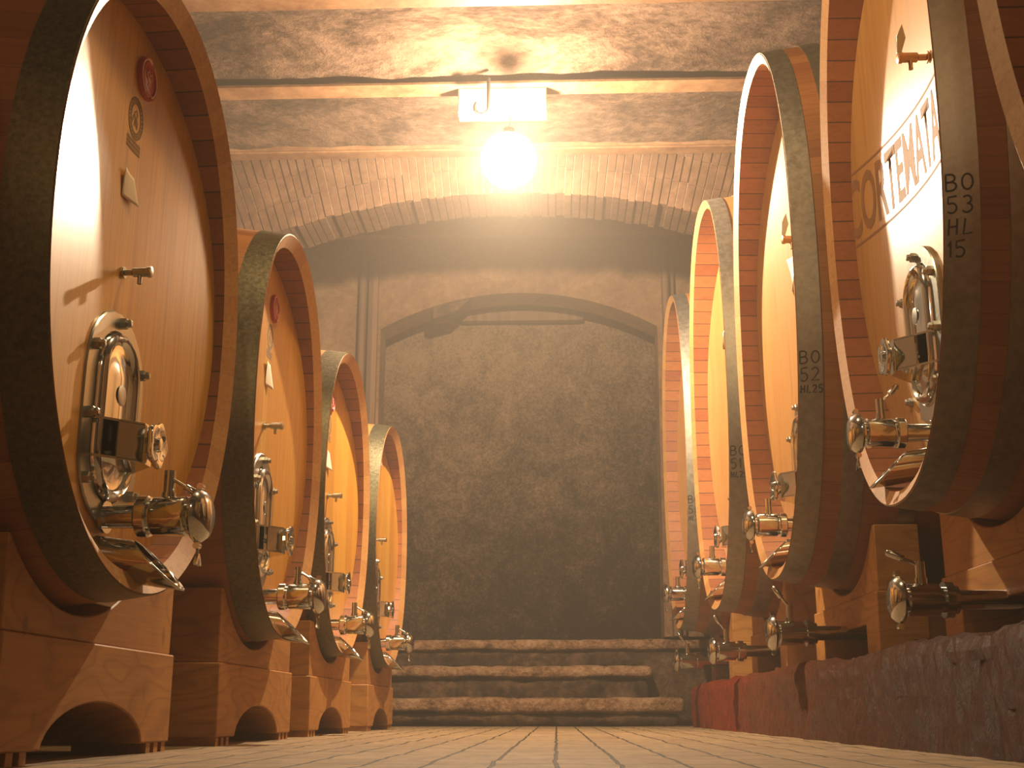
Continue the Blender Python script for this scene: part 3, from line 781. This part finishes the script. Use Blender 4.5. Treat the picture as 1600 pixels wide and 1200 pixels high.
# the brick arch
AX, AZ, ARR = -.356, 4.55 + H, 6.75
az0 = AZ - ARR
def arcz(x): return az0 + math.sqrt(ARR ** 2 - (x - AX) ** 2)
aroot = empty('brick_arch', (AX, 10.3, 0)); tag(aroot, 'low brick arch spanning the aisle behind the lamp, radial courses', 'arch')
AL0, AL1 = XL + .12, XR - .12
poly = [(AL0 - AX, CZ + .35)] + [(x - AX, arcz(x) + .012) for x in [AL0 + (AL1 - AL0) * i / 60 for i in range(61)]] + [(AL1 - AX, CZ + .35)]
m = MB(); m.prism(poly, 10.21 - 10.3, 10.72 - 10.3, 'y'); m.build('mortar_core', M['mortar'], aroot, 30)
m = MB(); a = math.asin((AL0 - AX) / ARR) + .01; rr = random.Random(5)
while a < math.asin((AL1 - AX) / ARR) - .015:
    da = (.066 + rr.random() * .012) / ARR; e = rr.uniform(-.012, .012); g = .006 / ARR
    ca = a + da / 2
    top = min((CZ + .1 - az0) / math.cos(ca), ARR + 1.6)
    r0 = ARR + e
    segs = []; q = r0
    while q < top - .03:
        q2 = min(q + .25 + rr.uniform(-.01, .01), top); segs.append((q, q2)); q = q2 + .004
        if top - q < .08: break
    for (q1, q2) in segs:
        for face in ((10.2 + rr.uniform(-.006, .006), 10.72),):
            y0 = face[0] - 10.3; y1 = face[1] - 10.3 + rr.uniform(0, .01)
            pl = [(q1 * math.sin(a + g), az0 + q1 * math.cos(a + g)), (q1 * math.sin(a + da - g), az0 + q1 * math.cos(a + da - g)), (q2 * math.sin(a + da - g), az0 + q2 * math.cos(a + da - g)), (q2 * math.sin(a + g), az0 + q2 * math.cos(a + g))]
            m.prism(pl, y0, y1, 'y')
    a += da
m.build('brick_courses', M['brick'], aroot, 30)
# ceiling over the last bay and the cross tie in front of the end wall
m = MB(); m.box(XL, XR, 10.74, 15, 5.95, 6.05); st(m.build('trim_1', M['wall'], None, 30))
m = MB(); m.box(XL, XR, 12.0, 12.14, CZ, CZ + .12)
tag(m.build('tie_beam', M['beam'], None, 30), 'thin dark tie beam just above the arched recess', 'beam')
# end wall with the arched recess
NX0, NX1, SPZ, TPZ = -2.06, 1.235, 4.42 + H, 4.86 + H
ncx = (NX0 + NX1) / 2; hc = (NX1 - NX0) / 2; sg = TPZ - SPZ; NR2 = (hc * hc + sg * sg) / (2 * sg); nz0 = TPZ - NR2
arcp = [(NX0 + (NX1 - NX0) * i / 30, nz0 + math.sqrt(max(0, NR2 ** 2 - (NX0 + (NX1 - NX0) * i / 30 - ncx) ** 2))) for i in range(31)]
bz = .95
poly = [(XL, bz), (XL, 6.0), (XR, 6.0), (XR, bz), (NX1 - .03, bz)] + arcp[::-1] + [(NX0, bz)]
m = MB(); m.prism(poly, YF, YF + .45, 'y'); o = m.build('wall_back', M['wall'], None, 25); st(o)
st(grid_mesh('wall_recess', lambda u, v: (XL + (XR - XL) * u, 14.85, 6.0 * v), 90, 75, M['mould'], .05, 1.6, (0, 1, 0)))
m = MB(); m.box(-1.16, .38, 14.62, 14.74, 4.92, 5.06)
tag(m.build('lintel_board', M['post'], None, 30, .01), 'dark board fixed high inside the arched recess', 'board')
m = MB()
m.prism([(-1.44, 4.70), (-1.20, 4.76), (-.95, 4.98), (-1.0, 5.1), (-1.43, 5.0)], 13.83, 14.1, 'y')
tag(m.build('shadow_block', M['riser'], None, 30), 'dark block standing in for the shadow under the recess arch, left of centre', 'shadow block')  # dark solid put where only a shadow lies under the arch
for (xa, xb, lab) in ((-2.33, -2.09, 'old upright timber left of the arched recess'), (1.28, 1.44, 'old upright timber right of the arched recess')):
    root = empty('wooden_post', ((xa + xb) / 2, YF - .02, bz)); tag(root, lab, 'post', 'upright timbers beside the recess')
    hw = (xb - xa) / 2
    m = MB(); m.lathe([(0, .05), (4.6, .045)], 'z', (-hw + .055, -.06, 0), 14); m.build('round_pole', M['post'], root, 40)
    m = MB(); m.box(-hw + .12, hw, -.07, .0, 0, 4.45); m.build('flat_plank', M['post'], root, 30, .01)

# steps up to the recess
def rough_block(name, x0, x1, y0, y1, z0, z1, mat, amp=.02, fr=3.5, seg=.07, joints=()):
    nx, ny, nz = max(2, int((x1 - x0) / seg)), max(2, int((y1 - y0) / seg)), max(2, int((z1 - z0) / (seg * .6)))
    bm = bmesh.new(); bmesh.ops.create_cube(bm, size=1)
    bmesh.ops.delete(bm, geom=bm.verts[:], context='VERTS')
    grid = {}
    def V(i, j, k):
        if (i, j, k) in grid: return grid[(i, j, k)]
        p = Vector((x0 + (x1 - x0) * i / nx, y0 + (y1 - y0) * j / ny, z0 + (z1 - z0) * k / nz))
        # soften the corners, then roughen
        cx = 1 if i in (0, nx) else 0; cy = 1 if j in (0, ny) else 0; cz = 1 if k in (0, nz) else 0
        if cx + cy + cz > 1:
            p += Vector(((1 if i == 0 else -1) * cx * .018, (1 if j == 0 else -1) * cy * .018, (1 if k == 0 else -1) * cz * .014))
        n_ = Vector(((-1 if i == 0 else 1) * cx, (-1 if j == 0 else 1) * cy, (-1 if k == 0 else 1) * cz))
        q = noise.fractal(p * fr, 1, 2.1, 4) * amp
        for jx in joints:
            if abs(p.x - jx) < seg * .5: q -= .008
        if cz and k == 0: q -= abs(noise.fractal(Vector((p.x * 1.7, 3, z0)), 1, 2, 3)) * .05
        grid[(i, j, k)] = bm.verts.new(p + n_ * q); return grid[(i, j, k)]
    for i in range(nx):
        for j in range(ny):
            bm.faces.new((V(i, j, 0), V(i, j + 1, 0), V(i + 1, j + 1, 0), V(i + 1, j, 0))); bm.faces.new((V(i, j, nz), V(i + 1, j, nz), V(i + 1, j + 1, nz), V(i, j + 1, nz)))
    for i in range(nx):
        for k in range(nz):
            bm.faces.new((V(i, 0, k), V(i + 1, 0, k), V(i + 1, 0, k + 1), V(i, 0, k + 1))); bm.faces.new((V(i, ny, k), V(i, ny, k + 1), V(i + 1, ny, k + 1), V(i + 1, ny, k)))
    for j in range(ny):
        for k in range(nz):
            bm.faces.new((V(0, j, k), V(0, j, k + 1), V(0, j + 1, k + 1), V(0, j + 1, k))); bm.faces.new((V(nx, j, k), V(nx, j + 1, k), V(nx, j + 1, k + 1), V(nx, j, k + 1)))
    bmesh.ops.recalc_face_normals(bm, faces=bm.faces)
    me = bpy.data.meshes.new(name); bm.to_mesh(me); bm.free(); me.materials.append(mat)
    me.polygons.foreach_set('use_smooth', [True] * len(me.polygons))
    o = bpy.data.objects.new(name, me); col.objects.link(o); return o
for (y0, zb, zs, zt, x1, jn, lab) in ((12.85, 0, .125, .285, 1.31, (-.38,), 'lowest stone step at the end of the aisle'),
                                 (13.15, .285, .475, .615, 1.01, (-.7, .5), 'middle stone step, ending short on the right'),
                                 (13.45, .615, .775, .90, 1.9, (-1.1, -.6, .25), 'top stone step below the arched recess')):
    root = empty('stone_step', (0, y0, 0)); tag(root, lab, 'step', 'stone steps at the end of the aisle')
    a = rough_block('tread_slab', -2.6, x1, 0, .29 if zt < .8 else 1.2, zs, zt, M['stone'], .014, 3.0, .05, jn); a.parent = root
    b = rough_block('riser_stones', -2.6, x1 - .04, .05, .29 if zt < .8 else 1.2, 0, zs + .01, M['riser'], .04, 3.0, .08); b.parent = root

# the raised platform on the right and its rough kerb
KX = 1.335
ny, prof = 420, []
def kerb():
    vs = []; fs = []; Y0, Y1 = -3.9, 12.45
    cs = [(0, 0), (0, .05), (0, .1), (0, .15), (0, .2), (0, .25), (0, .3), (0, .345), (.02, .385), (.06, .40), (.12, .40), (.2, .395), (.3, .385), (.42, .372), (.42, .2), (.42, 0)]
    n = len(cs)
    for j in range(ny + 1):
        y = Y0 + (Y1 - Y0) * j / ny
        for i, (a, b) in enumerate(cs):
            p = Vector((KX + a, y, b))
            d = noise.fractal(Vector((p.x * 3, y * 1.3, p.z * 3)), 1, 2.1, 4) * .022 + noise.fractal(p * 12, 1, 2.1, 5) * .020
            dz = noise.fractal(Vector((0, y * 1.1, 5)), 1, 2, 3) * .022 if b > .3 and i < 13 else 0
            nd = Vector((-1, 0, 0)) if i < 8 else Vector((-.5, 0, .8)) if i < 10 else Vector((0, 0, 1))
            if i >= 13: d = 0
            if i == 0: nd = Vector((-1, 0, 0))
            vs.append(tuple(p + nd * d + Vector((0, 0, dz))))
    for j in range(ny):
        for i in range(n - 1): a = j * n + i; fs.append((a, a + 1, a + n + 1, a + n))
    fs.append(tuple(range(n))); fs.append(tuple(range(ny * n, ny * n + n))[::-1])
    m = MB(); m.add(vs, fs); return m.build('trim_2', M['kerb'], None, 60)
st(kerb())
m = MB(); m.box(KX + .42, XR, -3.9, 12.45, 0, PLAT - .001); st(m.build('trim_3', M['riser'], None, 30))

# ------------------------------------------------------------------ lamp and hook
lr = empty('ceiling_lamp', LAMP); tag(lr, 'glowing white lamp hanging from a white box under the ceiling', 'lamp')
zt = CZ - LAMP[2]
m = MB(); m.box(-.42, .30, .20, .36, zt - .22, zt - .0); m.build('junction_box', M['box_paint'], lr, 30, .01)
m = MB(); m.tube([(.0, .28, zt - .22), (.0, .24, zt - .34), (0, .06, .32), (0, 0, .27)], .008, 8); m.build('cable', M['iron'], lr)
m = MB(); m.lathe([(.205, .03), (.215, .05), (.265, .045), (.275, .012)], 'z', (0, 0, 0), 16); m.build('lamp_socket', M['iron'], lr)
bmt, nt, b = new_mat('bulb_glare_glow')
nt.nodes.clear(); out = nt.nodes.new('ShaderNodeOutputMaterial'); em = nt.nodes.new('ShaderNodeEmission'); tr = nt.nodes.new('ShaderNodeBsdfTransparent'); mx = nt.nodes.new('ShaderNodeMixShader')
em.inputs[0].default_value = (1, .85, .6, 1); em.inputs[1].default_value = 60; mx.inputs[0].default_value = .3
lk(nt, tr.outputs[0], mx.inputs[1]); lk(nt, em.outputs[0], mx.inputs[2]); lk(nt, mx.outputs[0], out.inputs[0])
m = MB(); m.lathe([(.22 * math.sin(a), max(.002, .22 * math.cos(a))) for a in [-PI / 2 + PI * i / 24 for i in range(24)]] + [(.219, .03)], 'z', (0, 0, 0), 40); m.build('lamp_glare_globe', bmt, lr, 80)  # glowing globe, sized to stand in for the glare round the bulb
hk = [(-.50, 8.78, CZ + .02), (-.50, 8.78, CZ - .24)]
hk += [(-.50 - .055 + .055 * math.cos(a), 8.78, CZ - .24 - .06 * math.sin(a)) for a in [PI * i / 10 * 1.25 for i in range(1, 11)]]
m = MB(); m.tube([Vector(p) for p in hk], .015, 10)
tag(m.build('iron_hook', M['iron'], None, 40), 'curved iron hook hanging from the beam just left of the lamp', 'hook')
